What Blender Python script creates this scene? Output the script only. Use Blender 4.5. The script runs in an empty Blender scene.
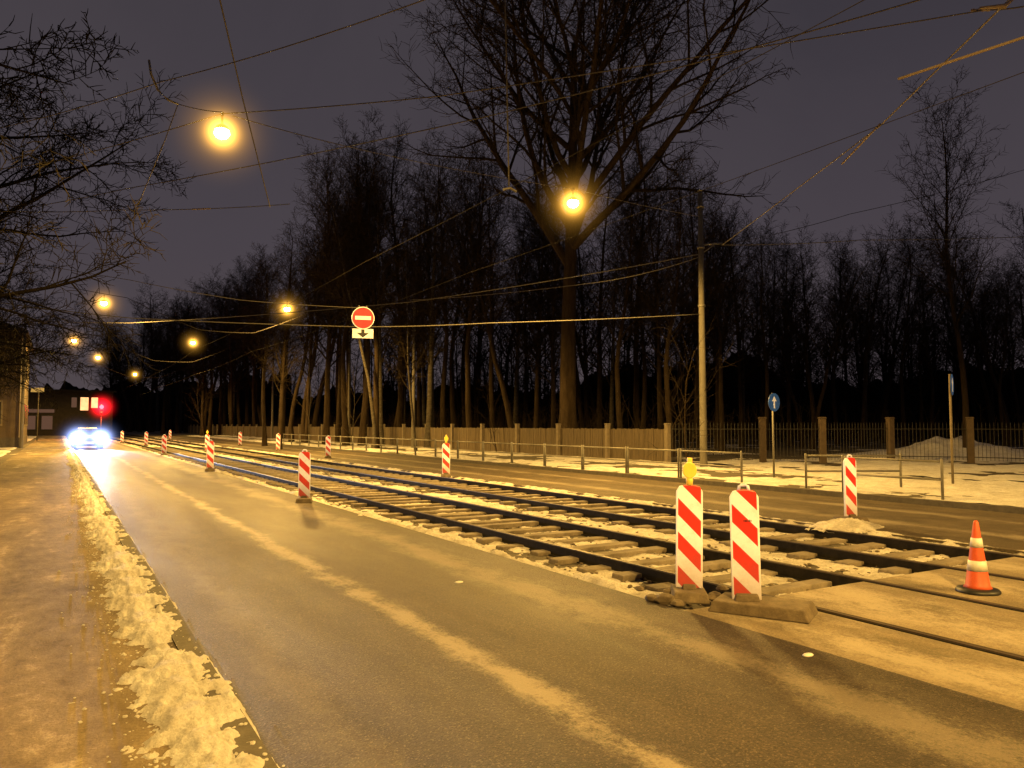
import bpy, math, random
from mathutils import Vector, Matrix, noise
C = bpy.context.scene.collection
R = math.radians
rnd = random.Random(7)
# ------------------------------------------------------------------ camera
F_PX = 769.0; TH = R(30.5); PI_ = R(3.05)
CAM = Vector((0, 0, 1.65))
FW = Vector((math.sin(TH)*math.cos(PI_), math.cos(TH)*math.cos(PI_), math.sin(PI_)))
RT = Vector((math.cos(TH), -math.sin(TH), 0)); UP = RT.cross(FW)
def P(px, py, d):
    return CAM + d*(FW + RT*((px-512)/F_PX) - UP*((py-384)/F_PX))
def G(px, py, z=0.0):
    v = FW + RT*((px-512)/F_PX) - UP*((py-384)/F_PX)
    return CAM + v*((z-CAM.z)/v.z)
cam = bpy.data.cameras.new('camera'); co = bpy.data.objects.new('camera', cam); C.objects.link(co)
cam.sensor_width = 36; cam.lens = F_PX/1024*36; cam.clip_end = 2000; cam.clip_start = .05
co.location = CAM; co.rotation_euler = (R(90)+PI_, 0, -TH)
bpy.context.scene.camera = co
vs = bpy.context.scene.view_settings
vs.view_transform = 'Standard'; vs.look = 'None'; vs.exposure = 0
# ------------------------------------------------------------------ mesh builder
class MB:
    def __init__(s): s.v = []; s.f = []
    def box(s, c, sz, rz=0, top=1.0):
        b = len(s.v); cr, sr = math.cos(rz), math.sin(rz)
        for dz in (-.5, .5):
            k = top if dz > 0 else 1
            for dx, dy in ((-.5,-.5),(.5,-.5),(.5,.5),(-.5,.5)):
                x, y = dx*sz[0]*k, dy*sz[1]*k
                s.v.append((c[0]+x*cr-y*sr, c[1]+x*sr+y*cr, c[2]+dz*sz[2]))
        for q in ((3,2,1,0),(4,5,6,7),(0,1,5,4),(1,2,6,5),(2,3,7,6),(3,0,4,7)):
            s.f.append(tuple(b+i for i in q))
        return s
    def tube(s, pts, rad, n=6, cap=True):
        b = len(s.v); m = len(pts)
        for i, p in enumerate(pts):
            p = Vector(p)
            a = Vector(pts[max(0, i-1)]); c = Vector(pts[min(m-1, i+1)])
            t = (c-a)
            if t.length < 1e-6: t = Vector((0,0,1))
            t.normalize()
            ref = Vector((1,0,0)) if abs(t.x) < .8 else Vector((0,1,0))
            u = t.cross(ref).normalized(); w = t.cross(u)
            r = rad[i] if isinstance(rad, (list, tuple)) else rad
            for k in range(n):
                a2 = 2*math.pi*k/n
                s.v.append(tuple(p + u*(r*math.cos(a2)) + w*(r*math.sin(a2))))
        for i in range(m-1):
            for k in range(n):
                k2 = (k+1) % n
                s.f.append((b+i*n+k, b+i*n+k2, b+(i+1)*n+k2, b+(i+1)*n+k))
        if cap and n > 3:
            s.f.append(tuple(b+k for k in range(n))[::-1]); s.f.append(tuple(b+(m-1)*n+k for k in range(n)))
        return s
    def lathe(s, prof, n=20, c=(0,0,0)):
        b = len(s.v)
        for r, z in prof:
            for k in range(n):
                a = 2*math.pi*k/n
                s.v.append((c[0]+r*math.cos(a), c[1]+r*math.sin(a), c[2]+z))
        for i in range(len(prof)-1):
            for k in range(n):
                k2 = (k+1) % n
                s.f.append((b+i*n+k, b+i*n+k2, b+(i+1)*n+k2, b+(i+1)*n+k))
        s.f.append(tuple(b+k for k in range(n))[::-1]); s.f.append(tuple(b+(len(prof)-1)*n+k for k in range(n)))
        return s
    def prism(s, poly, y0, y1, flip=False):      # poly in x,z extruded on y
        b = len(s.v); n = len(poly)
        for y in (y0, y1):
            for x, z in poly: s.v.append((x, y, z))
        s.f.append(tuple(b+i for i in range(n))); s.f.append(tuple(b+n+i for i in range(n))[::-1])
        for i in range(n):
            j = (i+1) % n
            s.f.append((b+i, b+n+i, b+n+j, b+j))
        return s
    def build(s, name, mat, parent=None, smooth=False, bevel=0):
        me = bpy.data.meshes.new(name); me.from_pydata(s.v, [], s.f); me.update()
        if smooth:
            for p in me.polygons: p.use_smooth = True
        me.materials.append(mat)
        o = bpy.data.objects.new(name, me); C.objects.link(o)
        if parent: o.parent = parent
        if bevel:
            m = o.modifiers.new('bevel', 'BEVEL'); m.width = bevel; m.segments = 2; m.limit_method = 'ANGLE'
        return o
def empty(name, loc=(0,0,0), rz=0, label=None, cat=None, group=None):
    o = bpy.data.objects.new(name, None); C.objects.link(o); o.location = loc; o.rotation_euler = (0,0,rz)
    o.empty_display_size = .1
    return tag(o, label, cat, group)
def tag(o, label=None, cat=None, group=None, kind=None):
    if label: o['label'] = label
    if cat: o['category'] = cat
    if group: o['group'] = group
    if kind: o['kind'] = kind
    return o
def struct(o): o['kind'] = 'structure'; return o
def dup(root, loc, rz=0, sc=1, label=None):
    r = root.copy(); C.objects.link(r); r.location = loc; r.rotation_euler = (0,0,rz)
    r.scale = sc if isinstance(sc, tuple) else (sc,sc,sc)
    if label: r['label'] = label
    for ch in list(root.children):
        c = ch.copy(); C.objects.link(c); c.parent = r
        for g in list(ch.children):
            d = g.copy(); C.objects.link(d); d.parent = c
    return r
# ------------------------------------------------------------------ materials
def newmat(name):
    m = bpy.data.materials.new(name); m.use_nodes = True
    nt = m.node_tree; bs = nt.nodes['Principled BSDF']
    return m, nt, bs
class N:
    def __init__(s, nt): s.nt = nt; s.tc = nt.nodes.new('ShaderNodeTexCoord'); s.co = s.tc.outputs['Object']
    def link(s, a, b): s.nt.links.new(a, b)
    def mapping(s, scale, loc=(0,0,0)):
        m = s.nt.nodes.new('ShaderNodeMapping'); m.inputs['Scale'].default_value = scale; m.inputs['Location'].default_value = loc
        s.link(s.co, m.inputs['Vector']); return m.outputs[0]
    def noise(s, scale, detail=6, rough=.6, vec=None, dist=0):
        n = s.nt.nodes.new('ShaderNodeTexNoise'); n.inputs['Scale'].default_value = scale
        n.inputs['Detail'].default_value = detail; n.inputs['Roughness'].default_value = rough
        n.inputs['Distortion'].default_value = dist
        s.link(vec or s.co, n.inputs['Vector']); return n.outputs['Fac']
    def vor(s, scale, feature='F1', vec=None, out='Distance'):
        n = s.nt.nodes.new('ShaderNodeTexVoronoi'); n.feature = feature; n.inputs['Scale'].default_value = scale
        s.link(vec or s.co, n.inputs['Vector']); return n.outputs[out]
    def ramp(s, fac, a, b, ca=(0,0,0,1), cb=(1,1,1,1)):
        n = s.nt.nodes.new('ShaderNodeValToRGB'); e = n.color_ramp.elements
        e[0].position = a; e[1].position = b; e[0].color = ca; e[1].color = cb
        s.link(fac, n.inputs[0]); return n.outputs[0]
    def math(s, op, a, b=None, c=None, clamp=False):
        n = s.nt.nodes.new('ShaderNodeMath'); n.operation = op; n.use_clamp = clamp
        for i, v in enumerate((a, b, c)):
            if v is None: continue
            if isinstance(v, (int, float)): n.inputs[i].default_value = v
            else: s.link(v, n.inputs[i])
        return n.outputs[0]
    def mix(s, fac, a, b):
        n = s.nt.nodes.new('ShaderNodeMixRGB')
        for i, v in ((0, fac), (1, a), (2, b)):
            if isinstance(v, (int, float)): n.inputs[i].default_value = v
            elif isinstance(v, tuple): n.inputs[i].default_value = (v+(1,))[:4]
            else: s.link(v, n.inputs[i])
        return n.outputs[0]
    def xyz(s):
        n = s.nt.nodes.new('ShaderNodeSeparateXYZ'); s.link(s.co, n.inputs[0]); return n.outputs
    def bump(s, h, bs, strength=.3, dist=.02):
        n = s.nt.nodes.new('ShaderNodeBump'); n.inputs['Strength'].default_value = strength; n.inputs['Distance'].default_value = dist
        s.link(h, n.inputs['Height']); s.link(n.outputs[0], bs.inputs['Normal'])
def nmat(name, c1, c2, scale=4, rough=.8, bump=.3, bd=.01, metal=0, stretch=(1,1,1), spec=.5):
    m, nt, bs = newmat(name); n = N(nt)
    v = n.mapping(stretch)
    a = n.noise(scale, 8, .65, v)
    col = n.mix(n.ramp(a, .35, .65), c1, c2)
    fine = n.noise(scale*9, 4, .6, v)
    col = n.mix(n.math('MULTIPLY', fine, .5), col, tuple(x*.55 for x in c1))
    n.link(col, bs.inputs['Base Color'])
    n.link(n.math('MULTIPLY_ADD', fine, .25, rough-.12), bs.inputs['Roughness'])
    bs.inputs['Metallic'].default_value = metal
    bs.inputs['Specular IOR Level'].default_value = spec
    if bump: n.bump(n.math('ADD', a, fine), bs, bump, bd)
    return m
def plain(name, c1, c2, scale=3, spec=.1):
    m, nt, bs = newmat(name); n = N(nt)
    n.link(n.mix(n.noise(scale, 2), c1, c2), bs.inputs['Base Color']); bs.inputs['Roughness'].default_value = .95
    bs.inputs['Specular IOR Level'].default_value = spec
    return m
def emat(name, col, strength, var=.2, sc=6):
    m = bpy.data.materials.new(name); m.use_nodes = True; nt = m.node_tree; nt.nodes.clear()
    o = nt.nodes.new('ShaderNodeOutputMaterial'); e = nt.nodes.new('ShaderNodeEmission')
    n = N(nt)
    e.inputs[0].default_value = col+(1,)
    n.link(n.math('MULTIPLY_ADD', n.noise(sc, 2), strength*var, strength*(1-var/2)), e.inputs[1])
    nt.links.new(e.outputs[0], o.inputs[0]); m.cycles.emission_sampling = 'NONE'
    return m
def halomat(name, col, peak, R0, pw=5.0, tail=.0):  # emission-only volume, paints a soft glow around a light
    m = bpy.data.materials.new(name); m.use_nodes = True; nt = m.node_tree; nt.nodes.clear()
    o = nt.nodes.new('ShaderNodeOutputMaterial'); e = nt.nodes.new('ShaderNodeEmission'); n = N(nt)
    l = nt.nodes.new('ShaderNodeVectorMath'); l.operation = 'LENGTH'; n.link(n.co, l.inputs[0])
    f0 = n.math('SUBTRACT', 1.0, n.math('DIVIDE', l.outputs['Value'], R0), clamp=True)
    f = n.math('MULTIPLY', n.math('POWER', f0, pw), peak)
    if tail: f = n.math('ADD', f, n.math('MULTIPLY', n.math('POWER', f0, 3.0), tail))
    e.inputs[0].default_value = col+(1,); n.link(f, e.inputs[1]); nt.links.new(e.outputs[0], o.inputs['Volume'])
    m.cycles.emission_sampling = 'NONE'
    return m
M = {}
def road_mat(name, base, base2, stripe=None, rough=.50, grain=1.0):
    m, nt, bs = newmat(name); n = N(nt); x, y, z = n.xyz()
    st = n.mapping((1, .12, 1))
    big = n.noise(.55, 6, .6, st, .6); mid = n.noise(3.2, 8, .7, n.mapping((1, .35, 1))); fine = n.noise(45, 6, .9)
    agg = n.vor(70); cell = n.vor(110, out='Color'); pat = n.noise(1.3, 7, .75, n.mapping((1,.6,1)), .5)
    col = n.mix(n.ramp(big, .35, .68), base, base2)
    col = n.mix(n.math('MULTIPLY', n.ramp(mid, .42, .75), .6), col, tuple(c*2.1 for c in base2))
    col = n.mix(n.math('MULTIPLY', n.ramp(pat, .48, .64), .45), col, tuple(c*.5 for c in base))
    col = n.mix(n.math('MULTIPLY', n.ramp(fine, .44, .58), .8*grain), col, tuple(c*.25 for c in base))
    sc = nt.nodes.new('ShaderNodeSeparateColor'); n.link(cell, sc.inputs[0])
    col = n.mix(n.math('MULTIPLY', n.ramp(sc.outputs[0], .84, .99), .45), col, (.24,.19,.125))
    if stripe:
        for sx, w, k in stripe:
            wob = n.math('MULTIPLY_ADD', n.noise(.7, 5, .6), .4, sx-.2)
            d = n.math('ABSOLUTE', n.math('SUBTRACT', x, wob))
            band = n.math('SUBTRACT', 1.0, n.math('DIVIDE', d, w), clamp=True)
            nn = n.math('ADD', n.math('MULTIPLY', n.noise(1.4, 9, .8, n.mapping((1,.55,1))), .6), n.math('MULTIPLY', n.noise(26, 8, .9), .4))
            br = n.ramp(n.math('ADD', n.math('MULTIPLY', band, .15), nn), .56, .66)
            br = n.math('MULTIPLY', n.math('MULTIPLY', br, k), n.ramp(band, 0.0, .7))
            col = n.mix(br, col, (.44,.38,.29))
    n.link(col, bs.inputs['Base Color'])
    rg = n.math('MULTIPLY_ADD', n.ramp(big, .3, .7), .28, rough)
    n.link(rg, bs.inputs['Roughness'])
    bs.inputs['Specular IOR Level'].default_value = .3
    h = n.math('ADD', n.math('MULTIPLY', fine, 1.4), n.math('ADD', n.math('MULTIPLY', agg, .8), n.math('MULTIPLY', mid, 1.5)))
    n.bump(h, bs, .8, .012)
    return m
M['road'] = road_mat('asphalt_worn', (.040,.030,.020), (.062,.047,.031), [(2.6,.27,.60),(1.35,.35,.12),(4.15,.6,.32)], .42)
M['road2'] = road_mat('asphalt_sanded', (.075,.058,.039), (.12,.094,.063), [(12.2,.5,.4),(14.0,.5,.4)])
M['crossing'] = road_mat('crossing_sanded', (.16,.13,.088), (.27,.22,.15), [(6.6,.9,.8),(8.2,.7,.7),(9.7,.8,.7),(5.3,.7,.7)], .6, .6)
def pave_mat():
    m, nt, bs = newmat('pavement_packed_snow'); n = N(nt)
    a = n.noise(.8, 8, .7, n.mapping((1.6,.35,1)), .5); b = n.noise(5, 8, .75, n.mapping((1,.7,1))); f = n.noise(60, 5, .8)
    s = n.math('ADD', n.math('MULTIPLY', a, .6), n.math('MULTIPLY', b, .4))
    col = n.mix(n.ramp(s, .38, .58), (.085,.062,.040), (.27,.21,.135))
    col = n.mix(n.math('MULTIPLY', n.ramp(s, .54, .66), .75), col, (.56,.49,.38))
    col = n.mix(n.math('MULTIPLY', n.ramp(f, .45, .60), .5), col, (.085,.065,.042))
    n.link(col, bs.inputs['Base Color']); n.link(n.math('MULTIPLY_ADD', b, -.25, .88), bs.inputs['Roughness'])
    bs.inputs['Specular IOR Level'].default_value = .2
    n.bump(n.math('ADD', n.math('MULTIPLY', b, 1.4), n.math('ADD', a, n.math('MULTIPLY', f, .7))), bs, .6, .03)
    return m
M['pave'] = pave_mat()
def snow_mat(name, c, dirt, k=.5):
    m, nt, bs = newmat(name); n = N(nt)
    a = n.noise(2.5, 8, .7); f = n.noise(45, 6, .8); g = n.noise(11, 6, .8)
    col = n.mix(n.math('MULTIPLY', n.ramp(a, .42, .68), k), c, dirt)
    col = n.mix(n.math('MULTIPLY', n.ramp(g, .5, .66), .6), col, dirt)
    col = n.mix(n.math('MULTIPLY', n.ramp(f, .5, .66), .5), col, tuple(q*.6 for q in dirt))
    n.link(col, bs.inputs['Base Color']); bs.inputs['Roughness'].default_value = .7
    bs.inputs['Specular IOR Level'].default_value = .2
    n.bump(n.math('ADD', n.math('MULTIPLY', a, 1.5), n.math('ADD', g, f)), bs, 1.0, .03)
    return m
M['snow'] = snow_mat('snow_grey', (.80,.79,.77), (.42,.37,.30), .6)
M['snow_t'] = snow_mat('snow_track', (.74,.71,.66), (.24,.20,.15), .7)
M['soil'] = nmat('track_soil', (.045,.035,.023), (.12,.098,.068), 5, .9, .9, .03)
M['verge'] = nmat('verge_ground', (.08,.065,.042), (.14,.12,.085), 1.4, .95, .6, .03)
M['forest'] = nmat('leaf_litter', (.035,.026,.015), (.085,.06,.036), 1.2, .95, .6, .04)
M['kerb'] = nmat('kerb_granite', (.05,.042,.034), (.09,.078,.062), 7, .8, .4)
M['conc'] = nmat('concrete_pole', (.095,.085,.07), (.14,.128,.108), 5, .85, .3, .006, stretch=(1,1,.25))
M['sleeper'] = nmat('sleeper_concrete', (.11,.09,.066), (.26,.22,.17), 5, .9, .5, .01)
M['rubber'] = nmat('black_rubber', (.010,.009,.008), (.024,.020,.016), 9, .9, .4, .005, spec=.12)
M['steel'] = nmat('rail_steel', (.05,.035,.025), (.11,.085,.06), 6, .55, .2, .003, metal=.3, stretch=(1,.1,1))
M['galv'] = nmat('galvanised_steel', (.15,.14,.125), (.22,.21,.19), 8, .55, .15, .003, metal=.3)
M['darkmetal'] = nmat('dark_iron', (.02,.02,.02), (.045,.04,.035), 8, .6, .2, .003, metal=.3)
M['wood'] = nmat('weathered_boards', (.06,.044,.027), (.13,.098,.06), 3, .9, .5, .01, stretch=(4,4,.4))
M['post'] = nmat('fence_post_concrete', (.13,.105,.075), (.20,.165,.12), 5, .9, .4)
M['brick'] = nmat('brown_brick_pillar', (.065,.045,.03), (.105,.075,.048), 6, .9, .5)
M['bark'] = nmat('bark_brown', (.026,.018,.011), (.058,.041,.026), 5, .95, .9, .03, stretch=(1,1,.2), spec=.1)
M['barkb'] = nmat('bark_broad', (.036,.025,.015), (.082,.058,.035), 5, .95, .9, .03, stretch=(1,1,.2), spec=.1)
M['barkl'] = nmat('bark_black', (.010,.008,.0055), (.022,.016,.010), 5, .95, .9, .03, stretch=(1,1,.2), spec=.1)
M['bark2'] = nmat('bark_birch', (.045,.039,.031), (.11,.096,.078), 3, .95, .6, .02, stretch=(1,1,2.5), spec=.1)
M['twig'] = plain('twig_brown', (.018,.013,.008), (.032,.023,.014))
M['twigd'] = plain('twig_black', (.005,.004,.003), (.010,.0075,.005))
M['twigl'] = plain('twig_lit_pale', (.07,.052,.032), (.12,.09,.055))  # paler twig copy, yellow lamplight on the bushes put into the colour
M['dark'] = plain('far_dark', (.008,.0065,.005), (.015,.0125,.010), 1)
M['wire'] = plain('wire_steel', (.11,.10,.09), (.14,.13,.11), 3)
M['wirep'] = plain('wire_pale', (.26,.24,.21), (.32,.30,.27), 3)
M['wired'] = plain('wire_dark', (.02,.018,.016), (.035,.03,.026), 3)
M['insul'] = nmat('insulator', (.30,.24,.18), (.40,.33,.26), 20, .5, 0)
M['orange'] = nmat('cone_orange', (.50,.075,.025), (.68,.11,.035), 9, .55, .1, .003)
M['white'] = nmat('white_plastic', (.62,.61,.58), (.76,.75,.72), 5, .45, .1, .002)
M['black'] = nmat('black_paint', (.01,.01,.01), (.02,.02,.02), 5, .5, 0)
M['red'] = nmat('sign_red', (.62,.02,.02), (.70,.03,.03), 5, .4, 0)
M['blue'] = nmat('sign_blue', (.02,.08,.34), (.03,.11,.40), 5, .4, 0)
M['amber'] = nmat('amber_plastic', (.80,.50,.04), (.9,.60,.08), 9, .3, 0)
M['foot'] = nmat('recycled_foot', (.09,.068,.045), (.19,.15,.10), 7, .9, .6, .01)
def board_mat(flip=1):
    m, nt, bs = newmat('striped_sheeting'); n = N(nt); x, y, z = n.xyz()
    s = n.math('ADD', n.math('MULTIPLY', x, -1.0*flip), z)
    fr = n.math('FRACT', n.math('DIVIDE', n.math('ADD', s, 3.0), .32))
    k = n.math('GREATER_THAN', fr, .5)
    ed = n.math('LESS_THAN', n.math('ABSOLUTE', x), .108)
    k = n.math('MULTIPLY', k, ed)
    wear = n.noise(14, 6, .7); spl = n.noise(5, 8, .8)
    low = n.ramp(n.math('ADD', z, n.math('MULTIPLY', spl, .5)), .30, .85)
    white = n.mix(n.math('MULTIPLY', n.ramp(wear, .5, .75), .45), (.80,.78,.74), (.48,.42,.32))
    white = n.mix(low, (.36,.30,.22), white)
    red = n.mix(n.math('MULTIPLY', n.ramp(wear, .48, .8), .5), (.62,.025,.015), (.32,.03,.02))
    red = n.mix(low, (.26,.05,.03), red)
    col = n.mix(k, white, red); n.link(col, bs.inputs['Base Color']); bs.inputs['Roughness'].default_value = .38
    n.link(col, bs.inputs['Emission Color']); bs.inputs['Emission Strength'].default_value = .17  # faint emission in the stripe colours stands in for light thrown back
    n.bump(n.vor(60), bs, .08, .002)
    m.cycles.emission_sampling = 'NONE'
    return m
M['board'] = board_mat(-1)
# ------------------------------------------------------------------ world
w = bpy.data.worlds.new('World'); bpy.context.scene.world = w; w.use_nodes = True
nt = w.node_tree; bg = nt.nodes['Background']; n = N(nt); n.co = n.tc.outputs['Generated']
x, y, z = n.xyz()
cr = nt.nodes.new('ShaderNodeValToRGB'); n.link(z, cr.inputs[0]); e = cr.color_ramp.elements
e[0].position = 0; e[0].color = (.082,.064,.070,1); e[1].position = .75; e[1].color = (.027,.023,.029,1)
k = e.new(.22); k.color = (.064,.053,.065,1); k = e.new(.45); k.color = (.044,.038,.048,1)
cl = n.noise(1.8, 5, .55, None, .5); n.link(n.mix(n.math('MULTIPLY', n.ramp(cl, .38, .68), .5), cr.outputs[0], (.074,.062,.072)), bg.inputs[0])
bg.inputs[1].default_value = 1.0
# ------------------------------------------------------------------ the setting
YF = 230
def slab(name, x0, x1, y0, y1, z0, z1, mat):
    return struct(MB().box(((x0+x1)/2,(y0+y1)/2,(z0+z1)/2),(x1-x0,y1-y0,z1-z0)).build(name, mat))
struct(MB().box((0,200,-.35),(1600,1600,.1)).build('ground', M['forest']))
slab('road', .88, 4.85, -25, YF, -.25, 0, M['road'])
slab('road', 10.9, 15.4, -25, YF, -.25, 0, M['road2'])
slab('tram_crossing', 4.85, 10.9, -25, 5.2, -.25, .0, M['crossing'])
slab('track_bed', 4.85, 10.9, 5.2, YF, -.25, -.13, M['soil'])
slab('pavement', -1.9, .74, -25, YF, -.25, .12, M['pave'])
slab('kerb', .74, .88, -25, YF, -.25, .135, M['kerb'])
slab('kerb', 15.4, 15.56, -25, YF, -.25, .115, M['kerb'])
slab('verge', 15.56, 22.2, -25, YF, -.25, .09, M['verge'])
slab('forest_floor', 22.2, 170, -60, YF, -.25, .085, M['forest'])
slab('verge', -60, -1.9, -25, YF, -.25, .115, M['verge'])
def fb(x, y, s, seed=0, o=4): return noise.fractal(Vector((x*s, y*s, seed*7.3)), 1.0, 2.0, o)
def ya(y0, y1, a, b):
    out = [y0]
    while out[-1] < y1: out.append(out[-1]+max(a, b*abs(out[-1])))
    return out
def xa(x0, x1, d):
    n_ = int(round((x1-x0)/d)); return [x0+(x1-x0)*i/n_ for i in range(n_+1)]
def sheet(name, xs, ys, zf, cull, mat, label):
    v = [(x, y, zf(x, y)) for y in ys for x in xs]; W = len(xs); f = []
    for j in range(len(ys)-1):
        for i in range(W-1):
            q = (j*W+i, j*W+i+1, (j+1)*W+i+1, (j+1)*W+i)
            if max(v[k][2] for k in q) > cull: f.append(q)
    mb = MB(); mb.v = v; mb.f = f
    o = mb.build(name, mat, smooth=True); return tag(o, label, 'snow', kind='stuff')
def z1(x, y):
    c = .62 + .06*fb(0, y, .5, 3); hw = .17+.11*fb(0, y, 1.1, 4) + (.05 if y < 5 else 0)
    k = 1-abs(x-c)/max(.05, hw)
    n_ = fb(x, y, 3.5, 1)*.6+fb(x, y, 11.0, 2)*.5+fb(x, y, 34, 6)*.25
    h = .020+.055*min(1.1, max(-1.2, k*1.0+n_*1.15))
    if x < .88: side = .12+(.0 if x < .74 else .012)
    else: side = .132-.135*min(1, (x-.88)/.10)
    return side + h - .02
sheet('snow_bank', xa(.05, 1.04, .014), ya(1.8, 120, .018, .007), z1, .0, M['snow'], 'raised ragged ridge of old snow along the left kerb')
def z1b(x, y):
    return .115+.10*(fb(x, y, .7, 5)*.6+fb(x, y, 3, 6)*.25+(.25 if x < -2.3 else -.35))
sheet('snow_patch', xa(-7, -1.2, .12), ya(6, 120, .15, .015), z1b, .115, M['snow'], 'snow lying on the verge left of the pavement')
def z2(x, y):
    n_ = fb(x, y, 1.0, 8)*.6+fb(x, y, 4.5, 9)*.6+fb(x, y, 13, 10)*.35
    edge = max(0, 1-abs(x-5.02)/.28)
    mid = .12 if 6.1 < x < 7.2 or 9.1 < x < 10.2 else 0
    mid2 = .34 if 7.7 < x < 8.6 else .0
    e2 = max(0, 1-abs(x-10.85)/.25)
    b = -.136+.034*(n_*1.3+.16+mid+mid2)+edge*(.12+.08*n_)+e2*(.12+.06*n_)
    if x < 4.86: b = -.03+.060*(edge*1.0+n_*.9-.25)
    if x > 10.9: b = -.03+.07*(e2*1.3+n_*.7-.2)
    if y < 5.3: b -= (5.3-y)*.6
    return min(b, .03)
sheet('snow_patch', xa(4.6, 11.15, .045), ya(5.0, 110, .045, .009), z2, -.13, M['snow_t'], 'patchy dirty snow between and beside the tram rails')
def z3(x, y):
    n_ = fb(x, y, .5, 11)*.7+fb(x, y, 2.4, 12)*.35+fb(x, y, 8, 13)*.12
    b = .32
    if 17.6 < x < 19.8 and y > 15: b = -.15
    if x < 16.1: b -= (16.1-x)*.8
    return .085+.09*(n_+b)
sheet('snow_patch', xa(15.6, 22.1, .09), ya(3, 120, .10, .012), z3, .088, M['snow'], 'snow covering the verge beyond the far kerb')
def z4(x, y):
    n_ = fb(x, y, .25, 14)*.7+fb(x, y, 1.5, 15)*.4
    m = .35*math.exp(-((x-40)/3.5)**2-((y-23)/2.5)**2)*(1+.4*fb(x,y,.9,17))
    return .08+.12*(n_+(.35 if y < 24 else -.30))+m*2.2
sheet('snow_patch', xa(22.1, 62, .35), ya(2, 60, .35, .012), z4, .086, M['snow'], 'snow field with a ploughed heap behind the iron fence')
hp = G(846, 527)
def z5(x, y):
    r_ = math.hypot((x-hp.x)/.75, (y-hp.y)/.55); return -.03+.15*max(0, 1-r_)**.7*(1+.6*fb(x, y, 4, 21))+.03*fb(x, y, 9, 22)*(1 if r_ < 1.1 else 0)
tag(sheet('snow_heap', xa(hp.x-.95, hp.x+.95, .04), xa(hp.y-.8, hp.y+.8, .04), z5, .0, M['snow_t'], 'small dirty snow heap around the foot of the beacon in the far lane'), kind='stuff')
def pebble(mb, c, r):
    b = len(mb.v); mb.lathe([(r*.6,0),(r,r*.35),(r*.75,r*.8),(r*.2,r*1.0)], 6, c)
    for i in range(b, len(mb.v)):
        v = mb.v[i]; k = .75+.5*rnd.random(); mb.v[i] = (c[0]+(v[0]-c[0])*k, c[1]+(v[1]-c[1])*k*1.1, v[2])
mb = MB()
for i in range(420):
    y = 2.5+rnd.random()**1.4*22
    x = rnd.choice([.89+abs(rnd.gauss(0,.08)), .89+abs(rnd.gauss(0,.08)), 4.85-abs(rnd.gauss(0,.2))])
    if x > 3 and y < 5.6: continue
    pebble(mb, (x, y, -.002), rnd.uniform(.003, .009))
tag(mb.build('grit', M['foot']), 'fine scattered grit at the edges of the near lane', 'grit', kind='stuff')
mb = MB()
for i in range(4200):
    y = 2.0+rnd.random()**1.5*22; x = rnd.gauss(.55,.15)
    if x > 1.04: continue
    zz = .117 if x < .74 else (.132 if x < .88 else -.002)
    pebble(mb, (x, y, zz), rnd.choice((.003,.004,.005,.006,.008,.012)))
tag(mb.build('snow_crumbs', M['snow']), 'loose crumbs of snow scattered along the snow ridge by the kerb', 'snow', kind='stuff')
for px, py, lb in ((459,583,'small flat lump of ice in the middle of the near lane'), (808,656,'small flat lump of ice at the right of the lane, below the barrier boards')):
    g = G(px, py); mb = MB(); mb.lathe([(.045,0),(.05,.008),(.035,.016),(.01,.018)], 9, (0,0,.001)); o = mb.build('ice_lump', M['white'], smooth=True)
    o.location = g; o.scale = (1.0,.6,1); tag(o, lb, 'ice')
mb = MB()
for i in range(4000):
    y = 5.3+rnd.random()**1.7*36; pebble(mb, (rnd.uniform(4.95,10.85), y, -.13), rnd.choice((.010,.012,.016,.022,.03)))
tag(mb.build('gravel', M['foot']), 'loose stones on the open tram track bed', 'gravel', kind='stuff')
for i, (px, py, r_) in enumerate([(652,601,.075),(664,603,.1),(678,606,.07),(668,594,.06),(715,600,.09),(640,590,.05),(722,590,.06)]):
    g = G(px, py); mb = MB(); pebble(mb, (0,0,0), r_); o = mb.build('rubble_stone', M['foot'], bevel=.008); o.location = (g.x,g.y,-.01); o.rotation_euler = (0,0,i*1.3)
    tag(o, 'broken lump of asphalt lying at the near end of the track trench', 'stone', 'rubble at the end of the trench')
# ------------------------------------------------------------------ rails and sleepers
RX = [5.9, 7.42, 8.9, 10.42]
rl = ['first rail from the near lane, black sided', 'second rail from the near lane, black sided', 'third rail from the near lane, black sided', 'fourth rail, next to the far lane, black sided']
for xr, lb in zip(RX, rl):
    t = empty('tram_rail', (xr,0,0), 0, lb, 'rail', 'tram rails')
    MB().box((0,102,-.065),(.095,255,.145)).build('rail_side', M['rubber'], t)
    MB().box((-.010,102,.0115),(.042,255,.012)).box((.034,102,.0105),(.012,255,.010)).build('rail_head', M['steel'], t)
    MB().box((0,102,-.125),(.17,193,.02)).build('rail_foot', M['rubber'], t)
sl = None
for xc in (6.66, 9.66):
    yy = 5.7
    while yy < 66:
        if sl is None:
            mb = MB().box((0,0,-.02),(2.35,.22,.17), 0, .97)
            sl = mb.build('track_sleeper', M['sleeper'], bevel=.012); o = sl
        else:
            o = sl.copy(); C.objects.link(o)
        o.location = (xc+rnd.gauss(0,.04), yy+rnd.gauss(0,.04), -.140+rnd.gauss(0,.008)); o.rotation_euler = (rnd.gauss(0,.02),rnd.gauss(0,.004),rnd.gauss(0,.015))
        tag(o, 'concrete cross sleeper under the rails of the '+('near' if xc < 8 else 'far')+' tram track', 'sleeper', 'sleepers of the '+('near' if xc < 8 else 'far')+' track')
        yy += .66
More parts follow.
